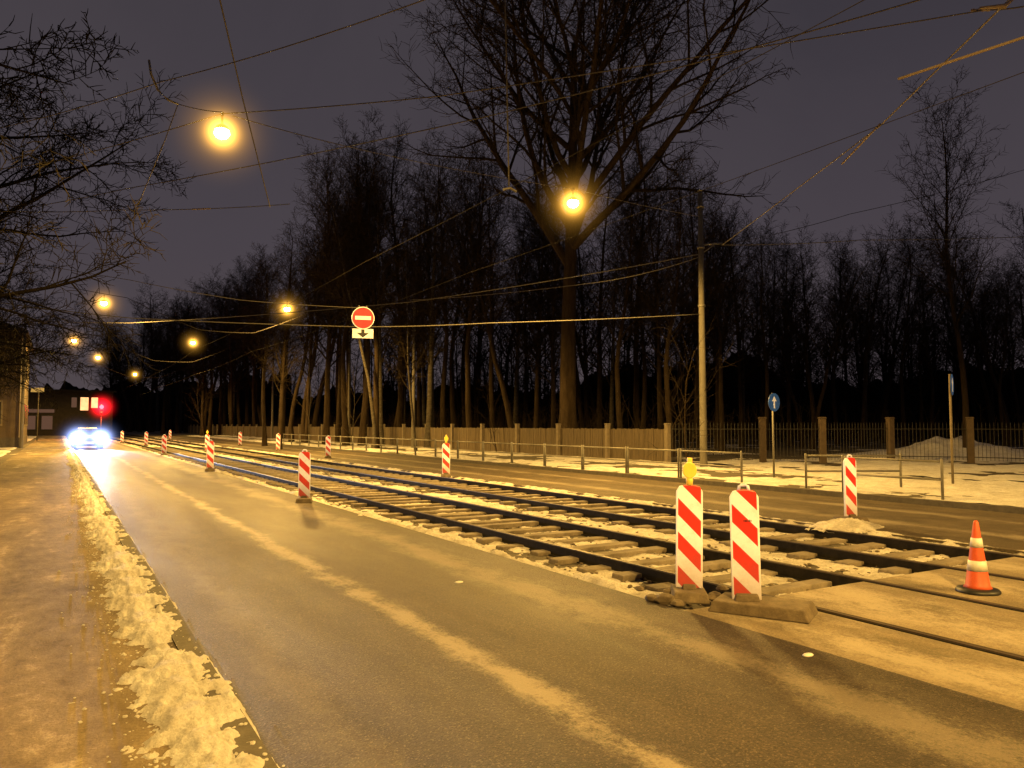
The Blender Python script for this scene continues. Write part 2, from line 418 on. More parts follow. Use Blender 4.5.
# ------------------------------------------------------------------ barrier boards
def board_parts(t, lamp, wide):
    w_, z0, z1_ = .125, .10, 1.06
    poly = [(-w_,z0),(w_,z0),(w_,z1_-.05),(w_-.03,z1_),(.045,z1_+.012),(-.045,z1_+.012),(-w_+.03,z1_),(-w_,z1_-.05)]
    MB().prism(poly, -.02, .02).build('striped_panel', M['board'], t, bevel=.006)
    if not lamp:
        MB().tube([(-.045,0,z1_+.005),(-.036,0,z1_+.045),(-.02,0,z1_+.055),(.02,0,z1_+.055),(.036,0,z1_+.045),(.045,0,z1_+.005)], .014, 8).build('handle', M['white_glow'], t, smooth=True)
    else:
        MB().lathe([(.03,0),(.035,.05),(.03,.07)], 10, (0,0,z1_+.01)).build('lamp_mount', M['amber_glow'], t, True)
        l = MB()
        pts = [(math.cos(a)*.066, math.sin(a)*.078+z1_+.155) for a in [2*math.pi*i/24 for i in range(24)]]
        l.prism(pts, -.035, .035); l.box((0,0,z1_+.25),(.05,.045,.05))
        l.build('warning_lamp', M['amber_glow'], t, bevel=.008)
    f = MB()
    if wide:
        f.box((.13,-.04,.055),(.86,.42,.10), R(-20), .9); f.box((0,0,.13),(.22,.20,.06), 0, .85)
    else:
        f.box((0,0,.045),(.34,.5,.09), 0, .88); f.box((0,0,.11),(.14,.14,.05), 0, .85)
    f.build('foot', M['foot'], t, bevel=.012)
    MB().box((0,0,.13),(.045,.034,.14)).build('socket', M['black'], t)
def glow_copy(mname, s=.35):  # paint copy with added emission, imitating light thrown back
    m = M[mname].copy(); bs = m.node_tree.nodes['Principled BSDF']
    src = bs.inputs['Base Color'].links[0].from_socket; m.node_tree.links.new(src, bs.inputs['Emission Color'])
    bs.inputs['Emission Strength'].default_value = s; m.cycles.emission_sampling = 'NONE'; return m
M['red_glow'] = glow_copy('red', .5); M['white_glow'] = glow_copy('white', .22); M['blue_glow'] = glow_copy('blue', .14); M['amber_glow'] = glow_copy('amber', .3)
def beacon(px, py, rz, lamp, wide, label, z=0, src={}):
    g = G(px, py); key = (lamp, wide)
    if key in src: return dup(src[key], (g.x,g.y,z), rz, 1, label)
    t = empty('barrier_board', (g.x,g.y,z), rz, label, 'barrier board', 'striped barrier boards around the track works')
    board_parts(t, lamp, wide); src[key] = t; return t
t = beacon(747,611, R(-42), False, True, 'red and white barrier board nearest the camera, on a wide brown slab foot')
t.rotation_euler = (R(1.2), R(-.8), R(-42))
mb = MB()
for i, (dx, h) in enumerate(((-.036,.014),(-.024,.02),(-.012,.02),(0,.014),(.012,.02),(.024,.014))): mb.box((dx+.03,-.0235,.80),(.007,.002,h))
mb.build('maker_mark', M['black'], t)
t = beacon(689,598, R(-38), True, False, 'red and white barrier board with a yellow lamp, just left of the nearest board')
t.rotation_euler = (R(-1), R(1), R(-38))
beacon(304,502, R(-18), False, False, 'lone barrier board on the near lane edge left of the rails')
beacon(210,471, R(-12), False, False, 'barrier board near the lane edge, next beyond the lone one')
beacon(164,455, R(-10), False, False, 'distant barrier board beside the near lane, third from the front of its row')
beacon(146,446, R(-10), False, False, 'tiny distant barrier board fourth along the near lane edge')
beacon(122,443, R(-10), False, False, 'farthest barrier board along the near lane, close to the oncoming car')
beacon(207,452, R(-10), True, False, 'small distant barrier board with yellow lamp, behind the second near lane board')
beacon(446,477, R(-25), True, False, 'barrier board with yellow lamp beside the far lane, left of centre')
beacon(328,458, R(-16), False, False, 'barrier board on the far track edge, below the hanging no entry sign')
beacon(278,451, R(-14), False, False, 'small barrier board on the far track edge, third from the right')
beacon(240,446, R(-12), False, False, 'tiny barrier board at the far end of the far lane row')
beacon(170,440, R(-10), False, False, 'tiny barrier board far down between the tracks')
beacon(851,524, R(-10), False, False, 'slim angled barrier board standing in a snow heap in the far lane', .03)
# ------------------------------------------------------------------ cone
g = G(978,592)
t = empty('traffic_cone', (g.x,g.y,.002), R(-25), 'orange traffic cone with white bands on the sanded crossing at the right', 'traffic cone')
MB().lathe([(.195,0),(.20,.012),(.185,.035),(.13,.045)], 28).build('base', M['black'], t, True)
def cr_(z): return .112-.088*(z-.04)/.64
MB().lathe([(cr_(.04)+.02,.04),(cr_(.06),.07),(cr_(.3),.3),(cr_(.5),.5),(cr_(.68),.68),(cr_(.68)-.01,.70)], 28).build('cone_body', M['orange'], t, True)
for a, b in ((.21,.31),(.44,.53)):
    MB().lathe([(cr_(a)+.004,a),(cr_(b)+.004,b)], 28).build('reflective_band', M['white'], t, True)
# ------------------------------------------------------------------ lamps
LC = (1, .57, .12)
M['lens'] = emat('sodium_lens', (1,.84,.42), 60)
HR = 1.5
M['halo'] = halomat('sodium_halo', (1,.47,.06), 62, HR, 13, .55)
def lightpt(loc, P_, col, r_=.15):
    l = bpy.data.lights.new('lamp_light', 'POINT'); l.energy = P_; l.color = col; l.shadow_soft_size = r_
    o = bpy.data.objects.new('lamp_light', l); C.objects.link(o); o.location = loc; return o
lamp_src = None
def lamp(pos, label, power):
    global lamp_src
    if lamp_src is None:
        t = empty('street_lamp', pos, 0, label, 'street lamp', 'yellow street lamps hung over the lanes')
        MB().lathe([(.15,.0),(.155,.02),(.13,.08),(.07,.12),(.03,.15),(.02,.33)], 20).build('housing', M['darkmetal'], t, True)
        MB().lathe([(.03,-.20),(.12,-.17),(.17,-.09),(.15,-.005)], 20).build('lens', M['lens'], t, True)
        MB().box((0,0,.36),(.05,.12,.08)).build('wire_clamp', M['darkmetal'], t)
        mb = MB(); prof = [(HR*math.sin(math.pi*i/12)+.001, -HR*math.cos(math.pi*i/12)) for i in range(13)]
        h = mb.lathe(prof, 20).build('glow_halo', M['halo'], t, True); h.location = (0,0,-.06)  # added glowing sphere imitating bloom around the bright lens, no mist
        lamp_src = t
    else: t = dup(lamp_src, pos, 0, 1, label)
    l = bpy.data.lights.new('lamp_light', 'SPOT'); l.energy = power; l.color = LC; l.shadow_soft_size = .5; l.spot_size = R(174); l.spot_blend = .25
    o = bpy.data.objects.new('lamp_light', l); C.objects.link(o); o.location = (0,0,-.30); o.parent = t
    return t
L1 = P(222,130,17.6); L2 = P(573,201,23.3)
PW = 5400
lamp(L1, 'brightest yellow lamp hanging over the near lane at upper left', PW)
lamp(L2, 'yellow street lamp hanging in front of the big tree over the far lane', PW)
lamp(P(104,302,42.5), 'yellow lamp at the left above the oncoming car', PW)
lamp(P(287,308,44.5), 'yellow lamp over the far lane, left of the no entry sign', PW)
lamp(P(193,342,63), 'small distant yellow lamp left of the thin lamp pole', PW)
lamp(P(74,340,62), 'small distant lamp over the pavement at far left', PW*.5)
lamp(P(98,357,80), 'tiny distant lamp low above the red traffic light', PW*.5)
lamp(P(135,374,105), 'faint distant lamp over the end of the street', PW*.5)
lamp(Vector((1.7,-3.5,8.4)), 'lamp over the near lane behind the viewer', PW*1.1)
lamp(Vector((13.2,-5,8.4)), 'lamp over the far lane behind the viewer', PW)
# ------------------------------------------------------------------ poles
def pole(x, y, h, label, r0=.16):
    t = empty('tram_pole', (x,y,.05), 0, label, 'pole', 'grey poles holding the overhead wires')
    MB().lathe([(r0+.02,0),(r0,.1),(r0*.62,h)], 14).build('shaft', M['conc'], t, True)
    MB().lathe([(r0*.66,0),(r0*.66,.04),(.02,.1)], 14, (0,0,h)).build('cap', M['galv'], t, True)
    mb = MB()
    for hz in (h*.58, h*.79, h*.94): mb.lathe([(r0*.85+.02,0),(r0*.85+.02,.07)], 14, (0,0,hz))
    mb.build('clamp_band', M['galv'], t, True)
    return t
p1 = pole(20.4, 20.8, 10.3, 'tall grey concrete pole standing right of the big tree', .14)
MB().tube([(.1,0,8.3),(.9,-.2,8.42)], .035, 8).tube([(.1,0,8.0),(.6,-.12,8.36)], .018, 6).build('bracket_arm', M['galv'], p1, True)
pole(20.4, 47.6, 10.0, 'second grey overhead line pole, among the trees left of centre', .13)
pole(20.8, 62.0, 10.0, 'grey overhead line pole directly behind the no entry sign', .13)
pole(21.0, 89.5, 10.0, 'thin distant pole beside the yellow lamp over the far lane', .13)
pole(-2.1, 20.8, 10.0, 'grey overhead line pole left of the pavement')
pole(-2.1, 61.0, 9.0, 'distant pole by the corner of the left building', .11)
# ------------------------------------------------------------------ wires
def wire(pts, label, r_=.013, sag=.15, mat='wire', ins=None):
    allp = []
    for a, b in zip(pts[:-1], pts[1:]):
        a = Vector(a); b = Vector(b)
        for i in range(10):
            t_ = i/10; p = a.lerp(b, t_); p.z -= sag*4*t_*(1-t_); allp.append(p)
    allp.append(Vector(pts[-1]))
    o = MB().tube(allp, r_, 6).build('overhead_wire', M[mat], None, True); tag(o, label, 'wire', 'overhead wires')
    if ins:
        for k, ln in ins:
            i = int(k*(len(allp)-2)); a = allp[i]; d_ = (allp[i+1]-a).normalized()
            m_ = MB(); pr = []
            for q in range(9): pr.append(a+d_*(ln*q/8))
            m_.tube(pr, [.015,.03,.018,.03,.018,.03,.018,.03,.015], 8).build('insulator', M['insul'], o, True)
    return o
pt1 = Vector((20.4,20.8,0))
wire([P(1040,3,13.0), P(985,10,13.4), P(440,96,16.2), L1+Vector((0,0,.38)), P(60,160,20), P(-60,176,21)], 'wire crossing above the street and holding the brightest lamp', .013, .03, 'wire', [(.2,.3)])
wire([P(940,-6,12.5), P(480,118,17), P(130,188,24), P(-40,218,28)], 'wire crossing from the top edge of the picture down towards the left trees', .014, .06)
wire([P(435,-4,9.5), P(160,82,12.5), P(-20,132,15)], 'wire from the top edge to the upper left trees', .009, .06)
wire([P(219,-4,9), P(243,100,12), P(270,207,16)], 'steep wire running down from the top edge near the brightest lamp', .010, 0)
wire([P(505,-4,12), P(509,186,12.3)], 'vertical wire hanging from the top edge with a small hook', .011, 0, 'wire')
hk = P(510,188,12.3); o = MB().tube([hk+Vector((-.12,0,-.04)), hk, hk+Vector((.12,0,-.04))], .020, 6).build('wire_hook', M['galv']); tag(o, 'small metal hook at the end of the vertical hanging wire', 'hook')
wire([P(-30,210,22), P(120,210,24), P(290,204,26)], 'level wire across the left below the brightest lamp', .013, .06, 'wire', [(.75,.6)])
wire([pt1+Vector((0,0,8.0)), P(410,302,33), P(130,323,45), P(-20,318,50)], 'sagging wire from the grey pole across to the left', .02, .08)
wire([pt1+Vector((0,0,7.9)), P(600,282,30), P(410,300,45)], 'short sagging wire from the grey pole to the second pole', .016, .1)
SG = P(363,318,24.6)
wire([pt1+Vector((0,0,5.75)), P(490,323,25.2), SG+Vector((0,.05,-.28)), P(130,318,27), P(-20,300,28)], 'long level wire that carries the no entry sign', .014, .03)
wire([SG+Vector((0,.05,.33)), P(240,300,26), P(130,280,27), P(-10,255,28)], 'upper wire of the no entry sign rising to the left', .010, .03, 'wire')
wire([pt1+Vector((0,0,9.4)), L2+Vector((0,0,.38)), P(400,158,20.5), L1+Vector((.2,0,.38))], 'wire linking the two brightest lamps to the grey pole', .011, .05, 'wire')
wire([pt1+Vector((.9,-.2,8.4)), P(880,126,17), P(935,72,14.5), P(1040,-30,11)], 'taut pale wire from the pole rising to the upper right', .016, 0, 'wirep')
o = wire([P(880,124,17.0), P(842,164,19)], 'white insulated length in the wire above the fence at right', .022, 0, 'insul')
wire([P(898,79,10.5), P(1040,32,9.5)], 'thick brown insulator rod at the upper right edge', .020, 0, 'insul')
o = MB().tube([P(980,8,11), P(1005,6,11), P(1014,-2,11)], [.02,.035,.02], 8).build('wire_fitting', M['insul'], None, True); tag(o, 'bright wire fitting in the top right corner', 'fitting')
wire([pt1+Vector((.9,-.2,8.4)), P(860,240,32), P(1040,236,36)], 'level wire from the pole bracket to the right edge', .016, .05, 'wire')
wire([pt1+Vector((.1,0,8.2)), P(850,214,34), P(1040,165,38)], 'thin wire from the pole to the right rising over the trees', .012, .1, 'wired')
o = MB().tube([P(149,60,14), P(151,74,14), P(158,90,14.2), P(168,100,14.4), P(178,104,14.6)], [.02,.022,.022,.02,.018], 8).build('curved_bracket', M['galv'], None, True); tag(o, 'curved metal bracket on the wires left of the brightest lamp', 'bracket')
wire([P(178,104,14.6), P(165,140,15), P(138,205,16.5)], 'thin wire hanging down from the curved bracket', .009, 0, 'wire')
wire([P(178,104,14.6), P(222,112,16), L1+Vector((0,0,.36))], 'short wire from the curved bracket to the brightest lamp', .008, .03, 'wire')
for xc, lb in ((6.66,'contact wire above the near tram track'), (9.66,'contact wire above the far tram track')):
    wire([(xc,-25,5.9)]+[(xc+(.12 if i%2 else -.12), y_, 5.9) for i, y_ in enumerate((-7,19,46,70,95,120))]+[(xc,200,5.9)], lb, .0055, .12, 'wired')
for y_, za in ((46,8.6),(70,8.6),(95,8.6)):
    wire([(-2.1,y_,9.2),(3,y_,za-.1),(6.66,y_,7.0),(9.66,y_,7.0),(13,y_,za-.1),(20.6,y_,9.2)], 'distant cross wire over the street at lamp height', .014, .05, 'wired')
# ------------------------------------------------------------------ signs
t = empty('no_entry_sign', SG, R(-14), 'round red no entry sign hanging on wires with an arrow plate below', 'traffic sign')
def disc(r_, y0, y1, name, mat, z=0, n_=32):
    return MB().prism([(r_*math.cos(2*math.pi*i/n_), z+r_*math.sin(2*math.pi*i/n_)) for i in range(n_)], y0, y1).build(name, mat, t)
disc(.36, -.012, .012, 'rim', M['white_glow']); disc(.335, -.018, -.013, 'face', M['red_glow'])
MB().box((0,-.022,0),(.50,.006,.12)).build('white_bar', M['white_glow'], t)
MB().box((0,0,-.50),(.66,.02,.30)).build('arrow_plate', M['white_glow'], t, bevel=.005)
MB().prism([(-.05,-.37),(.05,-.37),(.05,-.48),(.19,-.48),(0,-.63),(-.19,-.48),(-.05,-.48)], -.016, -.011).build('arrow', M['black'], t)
MB().box((-.12,.03,-.1),(.03,.02,1.0)).box((.12,.03,-.1),(.03,.02,1.0)).build('hanger', M['galv'], t)
def round_post(px, py, hgt, rz, label, pm='galv', q=.27):
    global t
    g = G(px, py, .09); t = empty('round_blue_sign', g, rz, label, 'traffic sign')
    MB().lathe([(.032,0),(.028,hgt)], 10).build('post', M[pm], t, True)
    zc = hgt-q
    disc(q, -.055, -.045, 'blue_disc', M['blue_glow'], zc)
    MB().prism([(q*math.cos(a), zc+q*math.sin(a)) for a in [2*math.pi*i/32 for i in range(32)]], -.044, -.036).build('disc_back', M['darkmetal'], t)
    MB().prism([(-.03,zc-.18),(.03,zc-.18),(.03,zc+.03),(.11,zc+.03),(0,zc+.18),(-.11,zc+.03),(-.03,zc+.03)], -.061, -.056).build('white_arrow', M['white_glow'], t)
round_post(774,478, 2.5, R(5), 'round blue sign with a white arrow on a thin post right of the grey pole')
round_post(953,487, 2.85, R(23), 'blue sign seen nearly edge on atop a pale post at the right', pm='post')
# ------------------------------------------------------------------ fences and railings
ft = empty('board_fence', (21.6,0,.08), 0, 'long weathered fence of upright boards at the edge of the wood', 'fence')
yy = 24.0
while yy < 160:
    w_ = 4.0
    mb = MB(); nb = 26 if yy < 60 else 13; bw = w_/nb
    for i in range(nb):
        h = 1.36+rnd.gauss(0,.010)
        mb.box((rnd.gauss(0,.006), yy+bw*(i+.5), h/2+.04),(.024, bw*.90, h), rnd.gauss(0,.02))
    mb.box((.05, yy+w_/2, .4),(.05,w_,.08)).box((.05, yy+w_/2, 1.15),(.05,w_,.08))
    mb.build('board_panel', M['wood'], ft)
    MB().box((-.06, yy, .80),(.20,.20,1.60), 0, .94).box((-.06,yy,1.62),(.24,.24,.05), 0, .8).build('post', M['post'], ft, bevel=.01)
    yy += 4.0
it = empty('iron_fence', (0,0,.08), 0, 'dark iron bar fence with brown pillars behind the snow at the right', 'fence')
pts = [Vector((21.6,24,0)), G(763,463,.09), G(823,463,.09), G(891,462,.09), G(971,463,.09), G(1060,466,.09), G(1180,474,.09)]
for a, b in zip(pts[:-1], pts[1:]):
    a = Vector((a.x,a.y,0)); b = Vector((b.x,b.y,0)); L = (b-a).length; d = (b-a)/L; ang = math.atan2(d.y, d.x)
    MB().box((b.x,b.y,.92),(.24,.24,1.84), ang).box((b.x,b.y,1.87),(.30,.30,.06), ang, .8).build('pillar', M['brick'], it, bevel=.01)
    mb = MB(); n_ = int(L/.14)
    for i in range(1, n_):
        p = a+d*(L*i/n_); mb.tube([(p.x,p.y,.12),(p.x,p.y,1.6),(p.x,p.y,1.68)], [.010,.010,.002], 4)
    for hz in (.25, 1.4): mb.tube([(a.x,a.y,hz),(b.x,b.y,hz)], .018, 4)
    mb.build('bar_panel', M['darkmetal'], it)
rs = None
def railing(x, y, rz, label, L=2.35):
    global rs
    if rs is None:
        t_ = empty('pedestrian_railing', (x,y,.09), rz, label, 'railing', 'low metal railings along the far kerb')
        for yy in (0, L): MB().lathe([(.030,-.05),(.030,.84),(.02,.86)], 8, (0,yy,0)).build('post', M['galv'], t_, True)
        for hz in (.80,.42): MB().tube([(0,.03,hz),(0,L-.03,hz)], .024, 8).build('rail', M['galv'], t_, True)
        rs = t_; return t_
    return dup(rs, (x,y,.09), rz, 1, label)
railing(15.85, 9.3, 0, 'short low metal railing at the right, apart from the others')
railing(18.0, 11.6, R(60), 'low railing turned away from the kerb near the pale sign post')
y_ = 14.8
while y_ < 62:
    railing(15.9, y_, 0, 'low grey two rail railing in the row along the far kerb'); y_ += 2.45
# ------------------------------------------------------------------ trees
def branch(T, K, p, d, L, r, lv, S, rg):
    n_ = S['seg'][lv]; pts = [p.copy()]; rad = [r]; dirs = [d.copy()]
    tip = S['tip'][lv]
    for i in range(n_):
        wv = Vector((rg.gauss(0,1), rg.gauss(0,1), rg.gauss(0,1)))*S['wob'][lv]
        d = (d+wv+Vector((0,0,S['up'][lv]))).normalized(); p = p+d*(L/n_)
        pts.append(p.copy()); rad.append(r*(1-(1-tip)*(i+1)/n_)); dirs.append(d.copy())
    if lv == 0: rad[0] *= 1.35
    (T if lv <= S['tl'] else K).tube(pts, rad, S['sides'][lv], False)
    if lv < len(S['kids']):
        nk = S['kids'][lv]; st = S['start'][lv]; az = rg.random()*6.28
        for k in range(nk):
            t_ = min(.999, st+(1-st)*(k+rg.random()*.9)/nk); f = t_*n_; i = int(f); q = f-i
            pp = pts[i].lerp(pts[min(i+1,n_)], q); dd = dirs[min(i+1,n_)]
            rr = rad[i]*(1-q)+rad[min(i+1,n_)]*q
            az += 2.4+rg.gauss(0,.4); an = R(S['ang'][lv])*(1+rg.gauss(0,.2))
            u = dd.orthogonal().normalized(); w2 = dd.cross(u)
            cd = dd*math.cos(an)+(u*math.cos(az)+w2*math.sin(az))*math.sin(an)
            ll = L*S['len'][lv]*(1-S['fall'][lv]*(t_-st)/(1-st+.001))*rg.uniform(.75,1.2)
            branch(T, K, pp, cd.normalized(), ll, max(S['rmin'], min(rr*S['rr'][lv], ll*S.get('rl',.03)+.01)), lv+1, S, rg)
def tree(name, label, cat, loc, H, S, seed, bark='bark', group=None, lean=(0,0), r0=None, tw='twig'):
    rg = random.Random(seed); T = MB(); K = MB()
    branch(T, K, Vector((0,0,-.1)), Vector((lean[0],lean[1],1)).normalized(), H, r0 or H*.011, 0, S, rg)
    t_ = empty(name, loc, 0, label, cat, group)
    T.build('trunk', M[bark], t_, True); K.build('crown', M[tw], t_)
    return t_
BIG = dict(seg=[10,10,6,4,2], wob=[.012,.075,.13,.18,.22], up=[.04,.06,.055,.03,.02], tip=[.30,.12,.2,.3,.4], sides=[14,7,5,3,3], tl=1, rl=.040,
           kids=[20,15,11,5], start=[.44,.14,.12,.15], ang=[46,38,42,44], len=[.78,.42,.38,.50], fall=[.30,.45,.4,.3], rr=[.72,.55,.5,.6], rmin=.017)
SLIM = dict(seg=[12,5,4,2], wob=[.025,.10,.18,.25], up=[.03,.08,.05,.02], tip=[.12,.2,.3,.4], sides=[8,4,3,3], tl=0,
            kids=[38,10,6], start=[.28,.12,.15], ang=[46,44,46], len=[.22,.44,.45], fall=[.55,.4,.3], rr=[.42,.5,.6], rmin=.012)
SLIM2 = dict(SLIM); SLIM2.update(kids=[30,12,7], start=[.38,.1,.1], ang=[36,40,46], len=[.28,.42,.45], wob=[.05,.13,.2,.25])
WIDE = dict(seg=[7,8,6,4,2], wob=[.05,.09,.12,.16,.2], up=[.03,.02,-.01,.0,.0], tip=[.4,.15,.2,.3,.4], sides=[10,6,4,3,3], tl=1, rl=.036,
            kids=[16,12,10,6], start=[.25,.12,.12,.2], ang=[66,46,44,44], len=[.60,.44,.42,.48], fall=[.35,.4,.4,.3], rr=[.6,.6,.55,.6], rmin=.013)
bt = P(567,425,42); big = tree('broad_tree', 'huge bare tree with a spreading crown and thick lit trunk at the centre', 'tree', (bt.x,bt.y,.05), 23, BIG, 14, 'barkb', r0=.50, lean=(.015,-.01))
G_ = 'bare slender trees of the wood behind the fences'; LB = 'bare slender tree in the wood behind the fences'
protos = [tree('slender_tree',LB,'tree',(60,90,0),19,SLIM,21,'bark2',G_),
          tree('slender_tree',LB,'tree',(62,70,0),19,SLIM2,22,'bark',G_, (.04,.02)),
          tree('slender_tree',LB,'tree',(70,60,0),19,SLIM,23,'bark',G_, (-.03,.03)),
          tree('slender_tree',LB,'tree',(72,50,0),19,SLIM2,24,'bark',G_, (.02,-.04))]
spots = [(232,118,268),(255,100,270),(283,85,235),(305,70,190),(326,62,172),(345,66,180),(362,58,150),(381,56,168),(400,60,145),(428,52,160),(446,60,175),(470,50,150),
         (493,55,180),(512,48,170),(536,56,190),(600,56,170),(622,40,185),(637,52,150),(660,46,190),(672,38,175),(700,50,190),(722,44,215),(742,56,215),(765,48,235),(790,58,245),(812,52,225),
         (838,62,250),(860,56,222),(884,66,250),(905,58,240),(930,60,262),(952,70,250),(990,64,230),(1010,58,215),(1040,60,205),(1075,52,200),
         (205,135,300),(178,150,305),(152,165,298),(130,180,310),(585,70,200),(420,75,200),(340,85,210),(550,80,210),(690,72,230)]
sil = [(100,335),(150,305),(200,292),(240,275),(280,225),(320,178),(380,150),(450,175),(560,195),(640,175),(700,200),(760,232),(820,240),(900,240),(1100,225)]
def siltop(px):
    for (a,b),(c,d) in zip(sil[:-1], sil[1:]):
        if a <= px <= c: return b+(d-b)*(px-a)/(c-a)
    return 240
r2 = random.Random(77)
for i in range(56):
    px = 262+i*14.6+r2.uniform(-5,5); spots.append((px, r2.uniform(48,86), siltop(px)+r2.uniform(5,60)))
for i in range(34):
    px = 108+i*4.9+r2.uniform(-3,3); spots.append((px, (105 if px > 200 else 135 if px > 160 else 175)+r2.uniform(0,30), siltop(px)+r2.uniform(2,32)))
for i, (px, d, top) in enumerate(spots):
    g = P(px, 425, d); H = 1.65+(425-top)/769*d
    if i < 4:
        o = protos[i]; o.location = (g.x,g.y,.05); o.rotation_euler = (0,0,rnd.random()*6); o.scale = (H/19,)*3
    else:
        k = H/19; kw = 1.1 if px > 262 else 1.4; dup(protos[rnd.choice((0,1,1,2,2,3,3))], (g.x,g.y,.05), rnd.random()*6.28, (k*kw,k*kw,k))
g = P(966,425,38); tree('tall_tree', 'tall bare tree with a thin open crown standing out at the right', 'tree', (g.x,g.y,.05), 18.0, SLIM2, 55, 'bark', lean=(.03,.0), r0=.17)
g = P(410,425,47); tree('leaning_birch', 'pale thin birch leaning left, beside the second pole', 'tree', (g.x+.4,g.y,.05), 13, SLIM, 56, 'bark2', lean=(-.12,.03), r0=.1)
g = P(375,425,50); tree('pale_birch', 'pale straight birch right of the no entry sign', 'tree', (g.x,g.y,.05), 19, SLIM2, 58, 'bark2', r0=.14)
BUSH = dict(seg=[4,4,3], wob=[.12,.2,.2], up=[.05,.05,.03], tip=[.3,.3,.4], sides=[4,3,3], tl=0, kids=[9,6], start=[.1,.15], ang=[38,40], len=[.6,.45], fall=[.3,.3], rr=[.6,.6], rmin=.006)
for px, d, h, lb in ((687,29,4.6,'thin bare sapling just left of the grey pole'),(668,33,3.6,'small leafless bush by the end of the board fence'),(497,43,3.5,'low bare shrub behind the board fence near the centre'),
                     (352,58,6.5,'bare bush lit yellow behind the fence near the no entry sign'),(310,62,8,'tall arching bush lit yellow left of the no entry sign'),(205,90,7,'distant bare bush lit yellow over the board fence')):
    g = P(px,425,d); tree('bare_shrub', lb, 'shrub', (g.x,g.y,.05), h, BUSH, int(px), 'bark2' if px < 360 else 'bark', r0=.035, tw='twigl' if px < 360 else 'twig')
tree('street_tree', 'bare tree at the left with long branches reaching over the pavement', 'tree', (-5.2,27,.1), 13.5, WIDE, 31, 'barkl', 'bare street trees on the left', r0=.24, tw='twigd')
tree('street_tree', 'nearest bare tree at the left, its branches entering the upper corner', 'tree', (-6.9,15,.1), 12.5, WIDE, 32, 'barkl', 'bare street trees on the left', r0=.24, tw='twigd')
tree('street_tree', 'bare tree farther down the left verge before the building', 'tree', (-4.8,41,.1), 12, WIDE, 33, 'barkl', 'bare street trees on the left', r0=.2, tw='twigd')
tree('street_tree', 'small distant bare tree overhanging the left building corner', 'tree', (-3.4,57,.1), 10, WIDE, 34, 'barkl', 'bare street trees on the left', r0=.16, tw='twigd')
# far wood as a mass
FAR = dict(seg=[4,3,2], wob=[.04,.15,.25], up=[.02,.08,.03], tip=[.2,.2,.4], sides=[5,3,3], tl=5, kids=[26,10], start=[.15,.1], ang=[45,45], len=[.28,.5], fall=[.5,.4], rr=[.45,.6], rmin=.03)
mb = MB(); rg = random.Random(5); cnt = 0
while cnt < 190:
    px = rg.uniform(120,1250); d = rg.uniform(68,125) if px > 300 else rg.uniform(110,190)
    g = P(px,425,d)
    if g.x < 34: continue
    H = rg.uniform(10,16)*(1.0 if d < 150 else 1.1)
    branch(mb, mb, Vector((g.x,g.y,0)), Vector((0,0,1)), H, .16, 0, FAR, rg); cnt += 1
pth = [(-40,262),(10,252),(34,215),(46,160),(62,112),(80,70),(92,20),(96,-40)]
for (x0,y0),(x1,y1) in zip(pth[:-1], pth[1:]):
    n_ = int(math.hypot(x1-x0,y1-y0)/.45); prev = None
    for i in range(n_+1):
        a = i/n_; xx = x0+(x1-x0)*a; yy = y0+(y1-y0)*a
        h = (8.0 if yy < 170 else 12.5)+3.0*fb(xx,yy,.07,31)+2.0*fb(xx,yy,.3,33)+.5*fb(xx,yy,1.5,35)
        b = len(mb.v); mb.v += [(xx,yy,-.3),(xx,yy,h)]
        if prev is not None: mb.f.append((prev,b,b+1,prev+1))
        prev = b
tag(mb.build('far_woodland', M['dark']), 'dark mass of distant leafless woodland behind the nearer trees', 'woodland', kind='stuff')
mb = MB(); rg = random.Random(9)
for i in range(3000):
    x_ = 23+rg.random()**1.5*32; y_ = rg.uniform(22,120) if x_ < 36 else rg.uniform(-5,120)
    if y_ < 27 and x_ < 40: continue
    h = rg.uniform(.8,3.2); a = Vector((x_,y_,.05)); l = Vector((rg.gauss(0,.25),rg.gauss(0,.25),1))*h
    mb.tube([a, a+l*.5+Vector((rg.gauss(0,.1),rg.gauss(0,.1),0)), a+l], [.012,.009,.005], 3, False)
    for q in range(4):
        s_ = a+l*rg.uniform(.3,.9); mb.tube([s_, s_+Vector((rg.gauss(0,.35),rg.gauss(0,.35),rg.uniform(.2,.7)))], [.007,.004], 3, False)
tag(mb.build('undergrowth', M['twig']), 'tangle of thin bare undergrowth on the wood floor', 'undergrowth', kind='stuff')
# ------------------------------------------------------------------ left building
t = empty('brown_building', (-2.3,62,.1), 0, 'brown plastered building at the left edge beside the pavement', 'building')
MB().box((-6,8,3.9),(12,16,7.8)).build('wall', nmat('plaster_brown',(.06,.042,.025),(.11,.08,.05),1.5,.9,.5,.02), t)
MB().prism([(-12.4,7.82),(.35,7.82),(.35,8.0),(-6,10.2),(-12.4,8.0)], -.35, 16.35).build('roof', M['darkmetal'], t)
MB().box((-6,8,.35),(12.1,16.1,.7)).build('plinth', M['kerb'], t)
wm = nmat('window_dark',(.015,.015,.018),(.03,.03,.03),3,.2,0)
for fl in (1.6,5.0):
    for x_ in (-1.6,-4.2,-6.8,-9.4):
        w_ = MB().box((x_,-.03,fl+.75),(1.3,.08,1.7)).build('window', M['post'], t); MB().box((x_,-.08,fl+.75),(1.1,.02,1.5)).build('pane', wm, w_)
    for y_ in (2,5,8,11,14):
        w_ = MB().box((.03,y_,fl+.75),(.08,1.3,1.7)).build('window', M['post'], t); MB().box((.08,y_,fl+.75),(.02,1.1,1.5)).build('pane', wm, w_)
